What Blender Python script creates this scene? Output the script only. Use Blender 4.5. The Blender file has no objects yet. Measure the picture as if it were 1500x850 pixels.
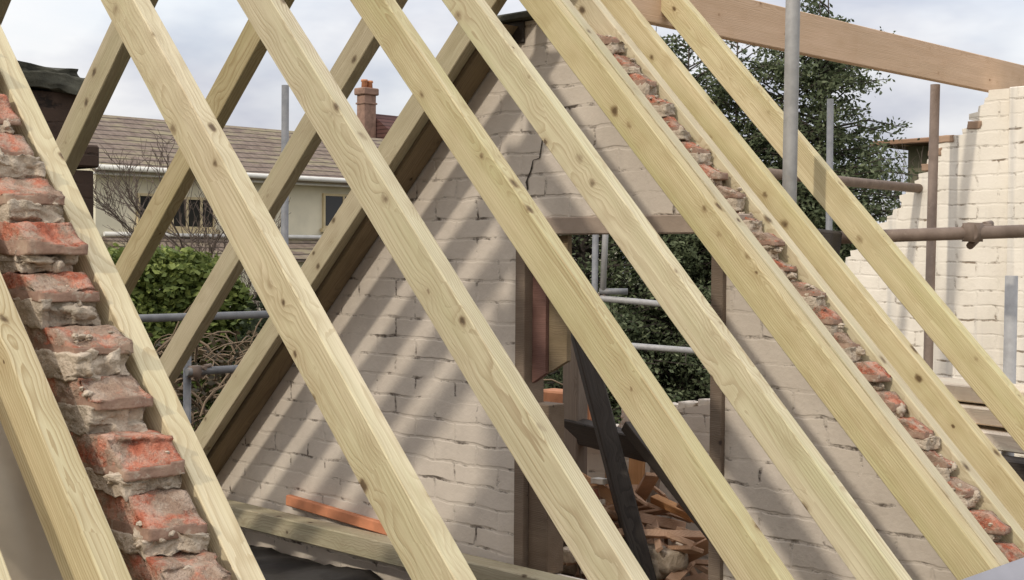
import bpy, bmesh, math, random
import numpy as np
from mathutils import Vector, Matrix, noise

random.seed(7)
S = bpy.context.scene
COL = S.collection
PF, PB = 0.81455, 0.76348           # pitch of the near and of the far roof slope
TF, TB = math.tan(PF), math.tan(PB)
CAM = Vector((3.2301, -1.3751, -1.0826))
GROUND = -4.7

# ------------------------------------------------------------------ helpers
def tag(o, label=None, cat=None, group=None, kind=None):
    if label: o['label'] = label
    if cat: o['category'] = cat
    if group: o['group'] = group
    if kind: o['kind'] = kind
    return o

def empty(name, loc, label=None, cat=None, group=None):
    o = bpy.data.objects.new(name, None)
    COL.objects.link(o)
    o.location = loc
    o.empty_display_size = 0.1
    return tag(o, label, cat, group)

def link(name, me, mat, parent=None, origin=None):
    """mesh given in world coordinates -> object whose origin is at the parent / at origin"""
    if parent is not None:
        off = parent
        w = Vector((0, 0, 0))
        q = parent
        while q is not None:
            w += Vector(q.location); q = q.parent
        me.transform(Matrix.Translation(-w))
    elif origin is not None:
        me.transform(Matrix.Translation(-Vector(origin)))
    o = bpy.data.objects.new(name, me)
    COL.objects.link(o)
    mats = mat if isinstance(mat, (list, tuple)) else [mat]
    for m in mats:
        me.materials.append(m)
    if parent is not None:
        o.parent = parent
    elif origin is not None:
        o.location = origin
    return o

class MB:
    def __init__(s): s.bm = bmesh.new()
    def box(s, x0, x1, y0, y1, z0, z1, bev=0.0, mi=0):
        vs = [s.bm.verts.new((x, y, z)) for x in (x0, x1) for y in (y0, y1) for z in (z0, z1)]
        F = [(0,1,3,2),(4,6,7,5),(0,4,5,1),(2,3,7,6),(0,2,6,4),(1,5,7,3)]
        fs = [s.bm.faces.new([vs[i] for i in f]) for f in F]
        for f in fs: f.material_index = mi
        if bev:
            es = list({e for f in fs for e in f.edges})
            bmesh.ops.bevel(s.bm, geom=es, offset=bev, segments=1, affect='EDGES')
        return s
    def prism(s, pts, axis, a, b, mi=0):
        """polygon pts (2D) extruded along axis 'x','y' or 'z' from a to b"""
        def P(p, t):
            return {'x': (t, p[0], p[1]), 'y': (p[0], t, p[1]), 'z': (p[0], p[1], t)}[axis]
        A = [s.bm.verts.new(P(p, a)) for p in pts]; B = [s.bm.verts.new(P(p, b)) for p in pts]
        fs = [s.bm.faces.new(A), s.bm.faces.new(B[::-1])]
        n = len(pts)
        for i in range(n):
            fs.append(s.bm.faces.new([A[i], B[i], B[(i+1) % n], A[(i+1) % n]]))
        for f in fs: f.material_index = mi
        return s
    def tube(s, pts, rads, seg=10, cap=True, mi=0):
        pts = [Vector(p) for p in pts]
        if not isinstance(rads, (list, tuple)): rads = [rads] * len(pts)
        rings = []
        up = Vector((0.13, 0.31, 0.94))
        for i, p in enumerate(pts):
            d = (pts[min(i+1, len(pts)-1)] - pts[max(i-1, 0)]).normalized()
            if abs(d.dot(up)) > .97: up = Vector((1, 0.1, 0))
            a = d.cross(up).normalized(); b = d.cross(a)
            rings.append([s.bm.verts.new(p + rads[i]*(a*math.cos(t)+b*math.sin(t))) for t in [2*math.pi*k/seg for k in range(seg)]])
        for i in range(len(rings)-1):
            for k in range(seg):
                f = s.bm.faces.new([rings[i][k], rings[i][(k+1) % seg], rings[i+1][(k+1) % seg], rings[i+1][k]])
                f.smooth = True; f.material_index = mi
        if cap:
            s.bm.faces.new(rings[0][::-1]).material_index = mi
            s.bm.faces.new(rings[-1]).material_index = mi
        return s
    def beam(s, a, b, wid, hgt, roll=0.0, bev=0.004):
        """square timber between two points"""
        a, b = Vector(a), Vector(b)
        d = (b-a); L = d.length; d.normalize()
        up = Vector((0, 0, 1))
        if abs(d.z) > .95: up = Vector((0, 1, 0))
        sd = d.cross(up).normalized(); u = sd.cross(d)
        R = Matrix.Rotation(roll, 3, d)
        sd = R @ sd; u = R @ u
        n0 = len(s.bm.verts)
        vs = [s.bm.verts.new(p + sd*sx*wid/2 + u*sz*hgt/2) for p in (a, b) for sx in (-1, 1) for sz in (-1, 1)]
        F = [(0,1,3,2),(4,6,7,5),(0,4,5,1),(2,3,7,6),(0,2,6,4),(1,5,7,3)]
        fs = [s.bm.faces.new([vs[i] for i in f]) for f in F]
        if bev:
            es = list({e for f in fs for e in f.edges})
            bmesh.ops.bevel(s.bm, geom=es, offset=bev, segments=1, affect='EDGES')
        return s
    def mesh(s, name='m'):
        bmesh.ops.recalc_face_normals(s.bm, faces=s.bm.faces[:])
        me = bpy.data.meshes.new(name); s.bm.to_mesh(me); s.bm.free()
        return me
    def build(s, name, mat, parent=None, origin=None):
        return link(name, s.mesh(name), mat, parent, origin)

# ------------------------------------------------------------------ materials
class NT:
    def __init__(s, name):
        s.m = bpy.data.materials.new(name); s.m.use_nodes = True
        s.t = s.m.node_tree; s.b = s.t.nodes['Principled BSDF']
        s.out = s.t.nodes['Material Output']
    def n(s, typ, **kw):
        nd = s.t.nodes.new(typ)
        for k, v in kw.items():
            if k.startswith('i_'):
                nd.inputs[k[2:].replace('_', ' ')].default_value = v
            else: setattr(nd, k, v)
        return nd
    def l(s, a, b): s.t.links.new(a, b)
    def math(s, op, a, b=None, c=None, clamp=False):
        nd = s.n('ShaderNodeMath', operation=op); nd.use_clamp = clamp
        for i, q in enumerate((a, b, c)):
            if q is None: continue
            if isinstance(q, (int, float)): nd.inputs[i].default_value = q
            else: s.l(q, nd.inputs[i])
        return nd.outputs[0]
    def vmath(s, op, a, b=None, scale=None):
        nd = s.n('ShaderNodeVectorMath', operation=op)
        for i, q in enumerate((a, b)):
            if q is None: continue
            if isinstance(q, (tuple, list)): nd.inputs[i].default_value = q
            else: s.l(q, nd.inputs[i])
        if scale is not None:
            if isinstance(scale, (int, float)): nd.inputs['Scale'].default_value = scale
            else: s.l(scale, nd.inputs['Scale'])
        return nd
    def noise(s, vec, scale, detail=4, rough=.55, dist=0):
        nd = s.n('ShaderNodeTexNoise'); nd.inputs['Scale'].default_value = scale
        nd.inputs['Detail'].default_value = detail; nd.inputs['Roughness'].default_value = rough
        nd.inputs['Distortion'].default_value = dist
        if vec is not None: s.l(vec, nd.inputs['Vector'])
        return nd.outputs['Fac']
    def ramp(s, fac, stops, interp='LINEAR'):
        nd = s.n('ShaderNodeValToRGB'); cr = nd.color_ramp; cr.interpolation = interp
        while len(cr.elements) < len(stops): cr.elements.new(.5)
        for e, (p, c) in zip(cr.elements, stops):
            e.position = p; e.color = (c, c, c, 1) if isinstance(c, (int, float)) else (*c, 1)
        if fac is not None: s.l(fac, nd.inputs['Fac'])
        return nd.outputs['Color']
    def mix(s, fac, a, b, mode='MIX'):
        nd = s.n('ShaderNodeMix', data_type='RGBA', blend_type=mode)
        for q, i in ((fac, 0), (a, 6), (b, 7)):
            if isinstance(q, (int, float)): nd.inputs[i].default_value = q
            elif isinstance(q, (tuple, list)): nd.inputs[i].default_value = (*q, 1)
            else: s.l(q, nd.inputs[i])
        return nd.outputs[2]
    def obj(s): return s.n('ShaderNodeTexCoord').outputs['Object']
    def mapping(s, vec, scale=(1,1,1), loc=(0,0,0), rot=(0,0,0)):
        nd = s.n('ShaderNodeMapping'); s.l(vec, nd.inputs['Vector'])
        nd.inputs['Scale'].default_value = scale; nd.inputs['Location'].default_value = loc; nd.inputs['Rotation'].default_value = rot
        return nd.outputs[0]
    def bump(s, h, strength=.3, dist=.01):
        nd = s.n('ShaderNodeBump'); nd.inputs['Strength'].default_value = strength; nd.inputs['Distance'].default_value = dist
        s.l(h, nd.inputs['Height']); s.l(nd.outputs[0], s.b.inputs['Normal'])
    def done(s, col, rough=.8, metal=0, spec=.3):
        if isinstance(col, (tuple, list)): s.b.inputs['Base Color'].default_value = (*col, 1)
        else: s.l(col, s.b.inputs['Base Color'])
        if isinstance(rough, (int, float)): s.b.inputs['Roughness'].default_value = rough
        else: s.l(rough, s.b.inputs['Roughness'])
        s.b.inputs['Metallic'].default_value = metal
        s.b.inputs['Specular IOR Level'].default_value = spec
        return s.m

def wood(name, pale, tan, green, knot, knotty=1.0, dirt=0.0, rough=.75):
    w = NT(name)
    o = w.obj()
    rnd = w.n('ShaderNodeObjectInfo').outputs['Random']
    r2 = w.math('FRACT', w.math('MULTIPLY', rnd, 7.31)); r3 = w.math('FRACT', w.math('MULTIPLY', rnd, 17.77))
    cx = w.n('ShaderNodeCombineXYZ'); w.l(w.math('MULTIPLY', rnd, 60.0), cx.inputs[0])
    w.l(w.math('MULTIPLY', r2, 9.0), cx.inputs[1]); w.l(w.math('MULTIPLY', r3, 9.0), cx.inputs[2])
    P = w.vmath('ADD', o, cx.outputs[0]).outputs[0]
    # knots: one seed per stretched cell, true distance to it
    SC = (10.5, 14.5, 14.5)
    vs = w.vmath('MULTIPLY', P, SC).outputs[0]
    vo = w.n('ShaderNodeTexVoronoi'); vo.inputs['Scale'].default_value = 1.0; vo.inputs['Randomness'].default_value = 1.0
    w.l(vs, vo.inputs['Vector'])
    df = w.vmath('SUBTRACT', vo.outputs['Position'], vs).outputs[0]
    df = w.vmath('DIVIDE', df, SC).outputs[0]
    df = w.vmath('MULTIPLY', df, (0.72, 1, 1)).outputs[0]
    dist = w.vmath('LENGTH', df).outputs['Value']
    sepc = w.n('ShaderNodeSeparateColor'); w.l(vo.outputs['Color'], sepc.inputs[0])
    size = w.math('MULTIPLY_ADD', w.math('POWER', sepc.outputs[0], 1.4), 0.0185*knotty, -0.0015)
    dn = w.math('ADD', dist, w.math('MULTIPLY_ADD', w.noise(P, 70, 2), .010, -.005))
    kn = w.math('SUBTRACT', 1.0, w.math('DIVIDE', dn, w.math('MAXIMUM', size, 0.0005)), clamp=True)
    knm = w.ramp(kn, [(0.0, 0), (.35, 1)])
    halo = w.math('MULTIPLY', w.math('SUBTRACT', 1.0, w.math('DIVIDE', dist, .055), clamp=True), w.math('GREATER_THAN', size, .002))
    # growth rings about a wandering pith
    sx = w.n('ShaderNodeSeparateXYZ'); w.l(o, sx.inputs[0])
    wob = w.noise(w.mapping(P, (.8, 2, 2)), 1.0, 2)
    wob2 = w.noise(w.mapping(P, (1.3, 3, 3), (3, 5, 7)), 1.0, 2)
    yy = w.math('ADD', sx.outputs[1], w.math('ADD', w.math('MULTIPLY_ADD', r2, .09, -.045), w.math('MULTIPLY_ADD', wob, .05, -.025)))
    zz = w.math('ADD', sx.outputs[2], w.math('ADD', w.math('MULTIPLY_ADD', r3, .12, -.02), w.math('MULTIPLY_ADD', wob2, .045, -.0225)))
    rad = w.math('SQRT', w.math('ADD', w.math('MULTIPLY', yy, yy), w.math('MULTIPLY', zz, zz)))
    rad = w.math('ADD', rad, w.math('MULTIPLY', w.math('MULTIPLY', halo, halo), .016))
    rad = w.math('ADD', rad, w.math('MULTIPLY', w.noise(w.mapping(P, (3, 40, 40)), 1.0, 3), .007))
    ring = w.math('FRACT', w.math('DIVIDE', rad, .0062))
    late = w.ramp(ring, [(0, 0), (.55, .25), (.88, 1), (.97, .9), (1, 0)])
    fibre = w.noise(w.mapping(P, (5, 260, 260)), 1.0, 3)
    big = w.noise(w.mapping(P, (.9, 6, 6)), 1.0, 3)
    col = w.mix(w.ramp(big, [(.35, 0), (.68, 1)]), pale, green)
    mot = w.ramp(w.noise(w.mapping(P, (1.7, 16, 16), (5,5,1)), 1.0, 5, .62), [(.42, 0), (.72, 1)])
    col = w.mix(w.math('MULTIPLY', mot, .6), col, tuple(min(.85, a*1.22+.03) for a in pale))
    rub = w.ramp(w.noise(w.mapping(P, (4, 30, 30), (1,7,1)), 1.0, 6, .7), [(.58, 0), (.74, 1)])
    col = w.mix(w.math('MULTIPLY', rub, .38), col, tan)
    amt = w.math('MULTIPLY', w.ramp(late, [(0, 0), (1, 1)]), w.ramp(w.noise(w.mapping(P, (1.3, 9, 9)), 1.0, 2), [(.3, .15), (.7, .85)]))
    col = w.mix(amt, col, tan)
    col = w.mix(w.math('MULTIPLY', w.ramp(fibre, [(.42, 0), (.75, 1)]), .5), col, tan)
    col = w.mix(w.math('MULTIPLY', w.math('MULTIPLY', halo, halo), .45), col, tan)
    core = w.ramp(kn, [(.30, 0), (.62, 1)])
    col = w.mix(w.math('MULTIPLY', knm, .75), col, tuple(a*.55+b*.45 for a, b in zip(tan, knot)))
    col = w.mix(w.math('MULTIPLY', core, .85), col, tuple(a*.8 for a in knot))
    if dirt:
        d = w.ramp(w.noise(w.mapping(P, (3, 9, 9)), 1.0, 5), [(.45, 0), (.75, 1)])
        col = w.mix(w.math('MULTIPLY', d, dirt), col, knot)
    hsv = w.n('ShaderNodeHueSaturation'); w.l(col, hsv.inputs['Color'])
    w.l(w.math('MULTIPLY_ADD', r3, .22, .88), hsv.inputs['Value'])
    w.l(w.math('MULTIPLY_ADD', r2, .28, .82), hsv.inputs['Saturation'])
    w.bump(w.math('ADD', w.math('MULTIPLY', fibre, .7), w.math('MULTIPLY', late, .3)),   .45, .003)
    return w.done(hsv.outputs[0], rough)

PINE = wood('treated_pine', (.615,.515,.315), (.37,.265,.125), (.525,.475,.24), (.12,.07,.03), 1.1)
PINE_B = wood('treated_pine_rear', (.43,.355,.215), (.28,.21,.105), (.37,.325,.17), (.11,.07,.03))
RIDGEW = wood('ridge_pine', (.62,.445,.31), (.50,.335,.21), (.58,.425,.29), (.22,.12,.06), .75)
OLDW = wood('old_timber', (.045,.034,.026), (.022,.017,.013), (.055,.043,.032), (.012,.009,.007), .6)
BROWNW = wood('weathered_stud', (.20,.145,.10), (.13,.09,.06), (.23,.175,.125), (.06,.04,.03), .7, .3)
BROWND = wood('smoke_stained_timber', (.26,.195,.12), (.16,.115,.07), (.24,.185,.105), (.03,.02,.015), .6, .3)
LATH = wood('split_lath', (.50,.27,.13), (.33,.16,.07), (.42,.25,.13), (.15,.07,.03), .7, .2)
REDW = wood('red_board', (.23,.095,.06), (.14,.055,.035), (.26,.12,.08), (.07,.03,.02), .4, .5)

def m_plain(name, col, rough=.8, metal=0, var=.25, scale=6, bump=.15):
    w = NT(name); o = w.obj()
    n = w.noise(o, scale, 5)
    c = w.mix(w.ramp(n, [(.3, 0), (.7, 1)]), tuple(a*(1-var) for a in col), tuple(min(1, a*(1+var)) for a in col))
    w.bump(w.noise(o, scale*8, 4), bump, .004)
    return w.done(c, rough, metal)

def painted_brick(name, white, dull, gap, exposed, wear=.5, shadow_streak=False, joint=.10, bump=.55):
    w = NT(name); o = w.obj()
    sx = w.n('ShaderNodeSeparateXYZ'); w.l(o, sx.inputs[0])
    cb = w.n('ShaderNodeCombineXYZ')
    jx = w.math('MULTIPLY_ADD', w.noise(o, 9, 4), .05, -.025); jz = w.math('MULTIPLY_ADD', w.noise(w.mapping(o, (1,1,1), (5,2,9)), 8, 4), .034, -.017)
    w.l(w.math('ADD', sx.outputs[0], jx), cb.inputs[0]); w.l(w.math('ADD', sx.outputs[2], jz), cb.inputs[1])
    br = w.n('ShaderNodeTexBrick')
    w.l(cb.outputs[0], br.inputs['Vector'])
    for k, v in (('Scale', 1.0), ('Mortar Size', .008), ('Mortar Smooth', .7), ('Bias', 0), ('Brick Width', .225), ('Row Height', .075)): br.inputs[k].default_value = v
    br.inputs['Color1'].default_value = (.0,.0,.0,1); br.inputs['Color2'].default_value = (1,1,1,1); br.inputs['Mortar'].default_value = (.5,.5,.5,1)
    mort = br.outputs['Fac']
    n1 = w.noise(o, 3.2, 5, .6); n2 = w.noise(o, 14, 5, .65); n3 = w.noise(o, 60, 3)
    base = w.mix(w.ramp(n1, [(.3, 0), (.7, 1)]), white, dull)
    base = w.mix(w.math('MULTIPLY', w.ramp(n2, [(.4, 0), (.75, 1)]), .35), base, dull)
    base = w.mix(w.math('MULTIPLY', br.outputs['Color'], .16), base, dull)
    # mortar mostly painted over, open and dark in places
    opn = w.math('MULTIPLY', mort, w.ramp(w.noise(w.mapping(o, (1.6,1,2.2)), 5, 5, .7), [(.575-.12*wear, 0), (.68-.1*wear, 1)]))
    jv = w.ramp(w.noise(w.mapping(o, (1,1,1.5), (2,8,4)), 3.3, 5, .65), [(.38, .15), (.66, 1.6)])
    base = w.mix(w.math('MULTIPLY', w.math('MULTIPLY', mort, jv), joint, clamp=True), base, tuple(a*.8 for a in dull))
    grime = w.ramp(w.noise(w.mapping(o, (1.4,1,.7), (3,1,6)), 2.2, 6, .68), [(.48, 0), (.72, 1)])
    base = w.mix(w.math('MULTIPLY', grime, .38), base, tuple(a*.66 for a in dull))
    spk = w.ramp(w.noise(w.mapping(o, (1,1,2.2), (1,5,2)), 26, 4, .7), [(.66, 0), (.72, 1)])
    base = w.mix(w.math('MULTIPLY', spk, .55*wear), base, gap)
    col = w.mix(opn, base, gap)
    pt = w.ramp(w.noise(w.mapping(o, (1,1,1.3), (7,1,3)), 8, 6, .7), [(.70, 0), (.74, 1)])
    col = w.mix(w.math('MULTIPLY', pt, wear*.8), col, exposed)
    if shadow_streak:  # upright blue-grey bands: soft pole shadows painted into the wall colour
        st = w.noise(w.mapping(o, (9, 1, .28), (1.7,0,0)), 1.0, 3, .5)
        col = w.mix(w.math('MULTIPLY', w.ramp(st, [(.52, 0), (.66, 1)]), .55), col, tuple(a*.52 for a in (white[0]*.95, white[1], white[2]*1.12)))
    h = w.math('SUBTRACT', w.math('MULTIPLY', n2, .8), w.math('ADD', w.math('MULTIPLY', w.math('MULTIPLY', mort, jv), .6), w.math('MULTIPLY', opn, 1.2)))
    h = w.math('ADD', h, w.math('MULTIPLY', n3, .5)); h = w.math('ADD', h, w.math('MULTIPLY', br.outputs['Color'], .25))
    w.bump(h, bump, .005)
    return w.done(col, .9, 0, .2)

WHITEBRICK = painted_brick('whitewashed_brick', (.71,.62,.51), (.58,.50,.41), (.12,.095,.075), (.34,.26,.20), .45)
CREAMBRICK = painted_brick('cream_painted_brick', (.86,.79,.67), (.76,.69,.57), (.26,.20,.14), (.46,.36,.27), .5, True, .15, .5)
DARKBRICK = painted_brick('dark_brown_brick', (.075,.048,.034), (.045,.030,.022), (.02,.015,.012), (.10,.055,.035), .5)  # very dark brown brick with near-black joints
PARTYB = painted_brick('bare_common_brick', (.26,.15,.10), (.19,.12,.085), (.20,.17,.14), (.32,.12,.07), .5)

def broken_brick():
    w = NT('broken_red_brick'); o = w.obj()
    n = w.noise(o, 26, 6, .7); n2 = w.noise(w.mapping(o, (1,1,1), (3,1,8)), 11, 5, .65); n3 = w.noise(o, 120, 4, .7)
    c = w.ramp(n, [(.28, (.27,.085,.05)), (.44, (.48,.15,.085)), (.55, (.60,.235,.145)), (.72, (.54,.31,.22))])
    c = w.mix(w.ramp(n2, [(.44, 0), (.54, 1)]), c, w.ramp(n, [(.3, (.27,.175,.12)), (.55, (.37,.255,.18)), (.75, (.46,.34,.25))]))
    pale = w.ramp(w.noise(w.mapping(o, (1,1,1.4), (9,4,2)), 24, 6, .75), [(.48, 0), (.58, 1)])
    c = w.mix(w.math('MULTIPLY', pale, .5), c, (.58,.46,.35))
    dk = w.ramp(w.noise(w.mapping(o, (1,1,1), (2,7,5)), 18, 5, .7), [(.62, 0), (.70, 1)])
    c = w.mix(w.math('MULTIPLY', dk, .35), c, (.12,.08,.06))
    w.bump(w.math('ADD', n, w.math('MULTIPLY', n3, .7)), 1.0, .014)
    return w.done(c, .95, 0, .1)
REDBRICK = broken_brick()

def brickface():
    w = NT('weathered_brick_face'); o = w.obj()
    n = w.noise(o, 18, 5, .65)
    c = w.ramp(n, [(.3, (.22,.135,.095)), (.5, (.33,.21,.15)), (.7, (.43,.31,.22))])
    c = w.mix(w.ramp(w.noise(w.mapping(o, (1,1,1), (4,1,7)), 34, 5, .7), [(.56, 0), (.64, .8)]), c, (.46,.37,.28))
    w.bump(w.noise(o, 90, 4, .7), .5, .006)
    return w.done(c, .95, 0, .1)
BRICKFACE = brickface()

def mortar():
    w = NT('lime_mortar'); o = w.obj()
    n = w.noise(o, 30, 6, .7)
    c = w.ramp(n, [(.25, (.34,.27,.19)), (.5, (.53,.43,.32)), (.75, (.66,.55,.42))])
    c = w.mix(w.ramp(w.noise(o, 8, 3), [(.5, 0), (.65, 1)]), c, (.36,.30,.225))
    w.bump(w.math('ADD', n, w.math('MULTIPLY', w.noise(o, 130, 3), .4)), .9, .012)
    return w.done(c, .95, 0, .1)
MORTAR = mortar()

def steel(name, a, b, rust, metal=.35, rough=.5):
    w = NT(name); o = w.obj()
    n = w.noise(o, 14, 6, .65)
    c = w.mix(w.ramp(n, [(.35, 0), (.65, 1)]), a, b)
    c = w.mix(w.ramp(w.noise(w.mapping(o, (1,1,1), (3,3,3)), 20, 5, .7), [(.6, 0), (.72, 1)]), c, rust)
    w.bump(n, .15, .002)
    return w.done(c, rough, metal, .4)
GALV = steel('galvanised_tube', (.40,.385,.365), (.29,.28,.265), (.33,.30,.27), .12, .55)
RUSTY = steel('rusted_tube', (.23,.17,.13), (.16,.115,.085), (.27,.21,.16), .15, .7)
DULLTUBE = steel('dull_tube', (.22,.215,.21), (.15,.15,.15), (.2,.16,.13), .25, .6)

def leafmat(name, dark, light, var=1.0):
    w = NT(name)
    g = w.n('ShaderNodeNewGeometry').outputs['Random Per Island']
    o = w.obj()
    c = w.mix(g, dark, light)
    c = w.mix(w.ramp(w.noise(o, 1.4, 3), [(.35, 0), (.7, .6)]), c, tuple(a*.6 for a in dark))
    m = w.done(c, .65, 0, .25)
    tr = w.n('ShaderNodeBsdfTranslucent'); w.l(c, tr.inputs[0])
    mx = w.n('ShaderNodeMixShader'); mx.inputs[0].default_value = .22
    w.l(w.b.outputs[0], mx.inputs[1]); w.l(tr.outputs[0], mx.inputs[2]); w.l(mx.outputs[0], w.out.inputs[0])
    return m
CONIFER = leafmat('conifer_spray', (.058,.078,.034), (.22,.245,.13))
HEDGE = leafmat('hedge_leaf', (.11,.15,.04), (.31,.35,.09))
BARK = m_plain('bark', (.075,.06,.048), .9)
TWIG = m_plain('dry_twig', (.12,.09,.07), .9)
BRAM = m_plain('dry_bramble', (.17,.12,.075), .9)

def tilemat(name, a, b, moss, pitch=.12, mossy=.5):
    w = NT(name); o = w.obj()
    sx = w.n('ShaderNodeSeparateXYZ'); w.l(o, sx.inputs[0])
    rows = w.math('FRACT', w.math('DIVIDE', w.math('ADD', sx.outputs[2], w.math('MULTIPLY', w.noise(o, 1.6, 3), .05)), pitch))
    n = w.noise(w.mapping(o, (1,3,1)), 2.5, 5, .65)
    c = w.mix(w.ramp(n, [(.35, 0), (.65, 1)]), a, b)
    c = w.mix(w.math('MULTIPLY', w.ramp(w.noise(w.mapping(o, (1,.5,3), (4,4,4)), 2.0, 5, .7), [(.48, 0), (.6, 1)]), mossy), c, moss)
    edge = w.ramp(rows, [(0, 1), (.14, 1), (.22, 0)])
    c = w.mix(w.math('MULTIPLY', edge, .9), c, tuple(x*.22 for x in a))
    w.bump(rows, .8, .03)
    return w.done(c, .9, 0, .2)
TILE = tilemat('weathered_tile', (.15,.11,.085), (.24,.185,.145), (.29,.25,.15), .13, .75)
REDTILE = tilemat('red_tile', (.10,.05,.042), (.125,.062,.052), (.10,.07,.058), .13, .3)
BROWNTILE = tilemat('orange_tile', (.30,.17,.105), (.36,.21,.13), (.28,.19,.12), .13, .3)
RENDER_ = m_plain('cream_render', (.66,.60,.44), .9, 0, .1, 1.5)
BACKWALL = m_plain('olive_render', (.13,.12,.075), .9, 0, .3, 2)
PVC = m_plain('white_trim', (.66,.64,.58), .6, 0, .08)
CREAMTRIM = m_plain('cream_trim', (.58,.47,.27), .7, 0, .1)
SLATE = m_plain('mossy_slab', (.065,.062,.045), .95, 0, .5, 9, .8)
TERRA = m_plain('terracotta', (.50,.22,.11), .9, 0, .25, 9, .4)
CHIMB = m_plain('chimney_brick', (.26,.16,.115), .9, 0, .3, 5)
CONC = m_plain('concrete_lintel', (.36,.28,.215), .9, 0, .15, 7, .4)

def glass():
    w = NT('dark_glass'); w.b.inputs['Base Color'].default_value = (.03,.028,.025,1)
    w.b.inputs['Roughness'].default_value = .08
    return w.m
GLASS = glass()
def ground_m():
    w = NT('garden_ground'); o = w.obj()
    n = w.noise(o, .35, 6, .6); n2 = w.noise(o, 4, 6, .7)
    c = w.ramp(n, [(.35, (.06,.075,.028)), (.5, (.085,.085,.04)), (.65, (.11,.085,.055))])
    c = w.mix(w.math('MULTIPLY', n2, .6), c, (.05,.045,.03))
    w.bump(n2, .6, .05)
    return w.done(c, .95)
GROUNDM = ground_m()
def poly(name, a, b, rough):
    w = NT(name); o = w.obj()
    n = w.noise(o, 3.5, 4)
    c = w.mix(w.ramp(n, [(.4, 0), (.65, 1)]), a, b)
    w.bump(w.noise(o, 12, 4, .6), .25, .01)
    return w.done(c, rough, 0, .4)
BLACKPOLY = poly('black_polythene', (.022,.020,.019), (.06,.055,.05), .42)
CANVAS = poly('canvas', (.55,.465,.35), (.42,.355,.265), .85)
FELT = poly('grey_membrane', (.25,.242,.255), (.30,.29,.305), .85)

# ------------------------------------------------------------------ setting
mb = MB(); mb.box(-180, 120, -120, 220, GROUND-.5, GROUND)
tag(mb.build('ground', GROUNDM), 'dull green and brown garden ground around the houses', 'ground', kind='structure')

# ------------------------------------------------------------------ rafters
W, D = .047, .0965
def rafter_mesh(L, p, wid=W, dep=D, seed=0, cut=True, n=24):
    """timber along local +X, top face at z=0, plumb cut at the top"""
    bm = bmesh.new()
    rg = random.Random(seed)
    ph = rg.uniform(0, 6)
    rings = []
    c = .0022
    sec = [(-wid/2+c, 0), (wid/2-c, 0), (wid/2, -c), (wid/2, -dep+c), (wid/2-c, -dep), (-wid/2+c, -dep), (-wid/2, -dep+c), (-wid/2, -c)]
    for i in range(n+1):
        t = i/n
        ring = []
        for (y, z) in sec:
            x = t*L
            if i == 0 and cut: x = .012 - z*math.tan(p)*1.0 if False else (-z)*math.tan(p)*-1.0
            bow = .0022*math.sin(ph+t*5.1)
            nz = .0009*noise.noise(Vector((t*14, y*40+seed, z*20)))
            ring.append(bm.verts.new((x, y+bow+nz, z+nz)))
        rings.append(ring)
    m = len(sec)
    for i in range(n):
        for k in range(m):
            bm.faces.new([rings[i][k], rings[i][(k+1) % m], rings[i+1][(k+1) % m], rings[i+1][k]])
    bm.faces.new(rings[0][::-1]); bm.faces.new(rings[-1])
    bmesh.ops.recalc_face_normals(bm, faces=bm.faces[:])
    me = bpy.data.meshes.new('rafter'); bm.to_mesh(me); bm.free()
    return me

def front_rafter(y, label, seed, dz=0.0, L=3.35, dep=D, start=.02, group='new rafters of the near roof slope'):
    me = rafter_mesh(L, PF, dep=dep, seed=seed); me.materials.append(PINE)
    o = bpy.data.objects.new('rafter', me); COL.objects.link(o)
    o.location = (start, y+W/2, -start*TF+dz); o.rotation_euler = (0, PF, 0)
    return tag(o, label, 'rafter', group)

yR = [-.4044, -.1905, .2107, .6215, 1.0381, 1.4428, 1.8402, 2.2754, 2.6884]
LBL = ['long rafter left of the jagged red brick strip, grey-beige canvas behind it',
 'pale rafter touching the right side of the jagged red brick strip at lower left',
 'pale rafter crossing before the cream house roof and the right hand hedge end',
 'knotty pale rafter passing just left of the distant brick chimney and its orange pots',
 'pale rafter crossing the brown left post of the doorway in the white gable',
 'pale rafter crossing the middle of the dark doorway in the white gable',
 'broad-faced pale rafter of the close pair left of the right-hand brick strip',
 'broad pale rafter hiding the foot of the tall galvanised pole, right of the brick strip',
 'rightmost pale rafter, fixed to the brown ridge board and crossing the cream wall']
for i, y in enumerate(yR):
    front_rafter(y, LBL[i], 10+i, start=.022)
front_rafter(1.9115, 'narrow rafter edge between the broad pair rafter and the right-hand brick strip', 31, -.012)
front_rafter(2.153, 'low-set rafter immediately right of the right-hand brick strip, its top edge below its neighbour', 32, -.05)
front_rafter(-.575, 'rafter whose corner just shows at the bottom left of the canvas sheet', 33, 0)

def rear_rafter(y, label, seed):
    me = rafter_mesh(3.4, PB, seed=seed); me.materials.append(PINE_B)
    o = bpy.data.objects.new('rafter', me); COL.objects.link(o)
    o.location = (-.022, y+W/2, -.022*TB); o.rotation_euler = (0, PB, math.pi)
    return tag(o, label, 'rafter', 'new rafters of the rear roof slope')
rear_rafter(.2480, 'rear rafter of which only a dark sliver shows in the top left corner', 40)
rear_rafter(.6616, 'rear rafter slanting down left across the dark brown chimney stack', 41)
rear_rafter(1.0969, 'rear rafter slanting down left past the bare twigs and the cream house', 42)
rear_rafter(1.5123, 'rear rafter slanting down left over the grey scaffold ledger and hedge', 43)
rear_rafter(1.9178, 'long rear rafter running down the left edge of the white brick gable', 44)
me = rafter_mesh(3.3, PB, wid=.106, dep=.098, seed=51); me.materials.append(BROWND)
o = bpy.data.objects.new('old_rafter', me); COL.objects.link(o)
o.location = (-.26, 2.0225, -.26*TB-.022); o.rotation_euler = (0, PB, math.pi)
tag(o, 'broad dark brown timber filling the gap between the last rear rafter and the white gable', 'rafter')

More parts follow.
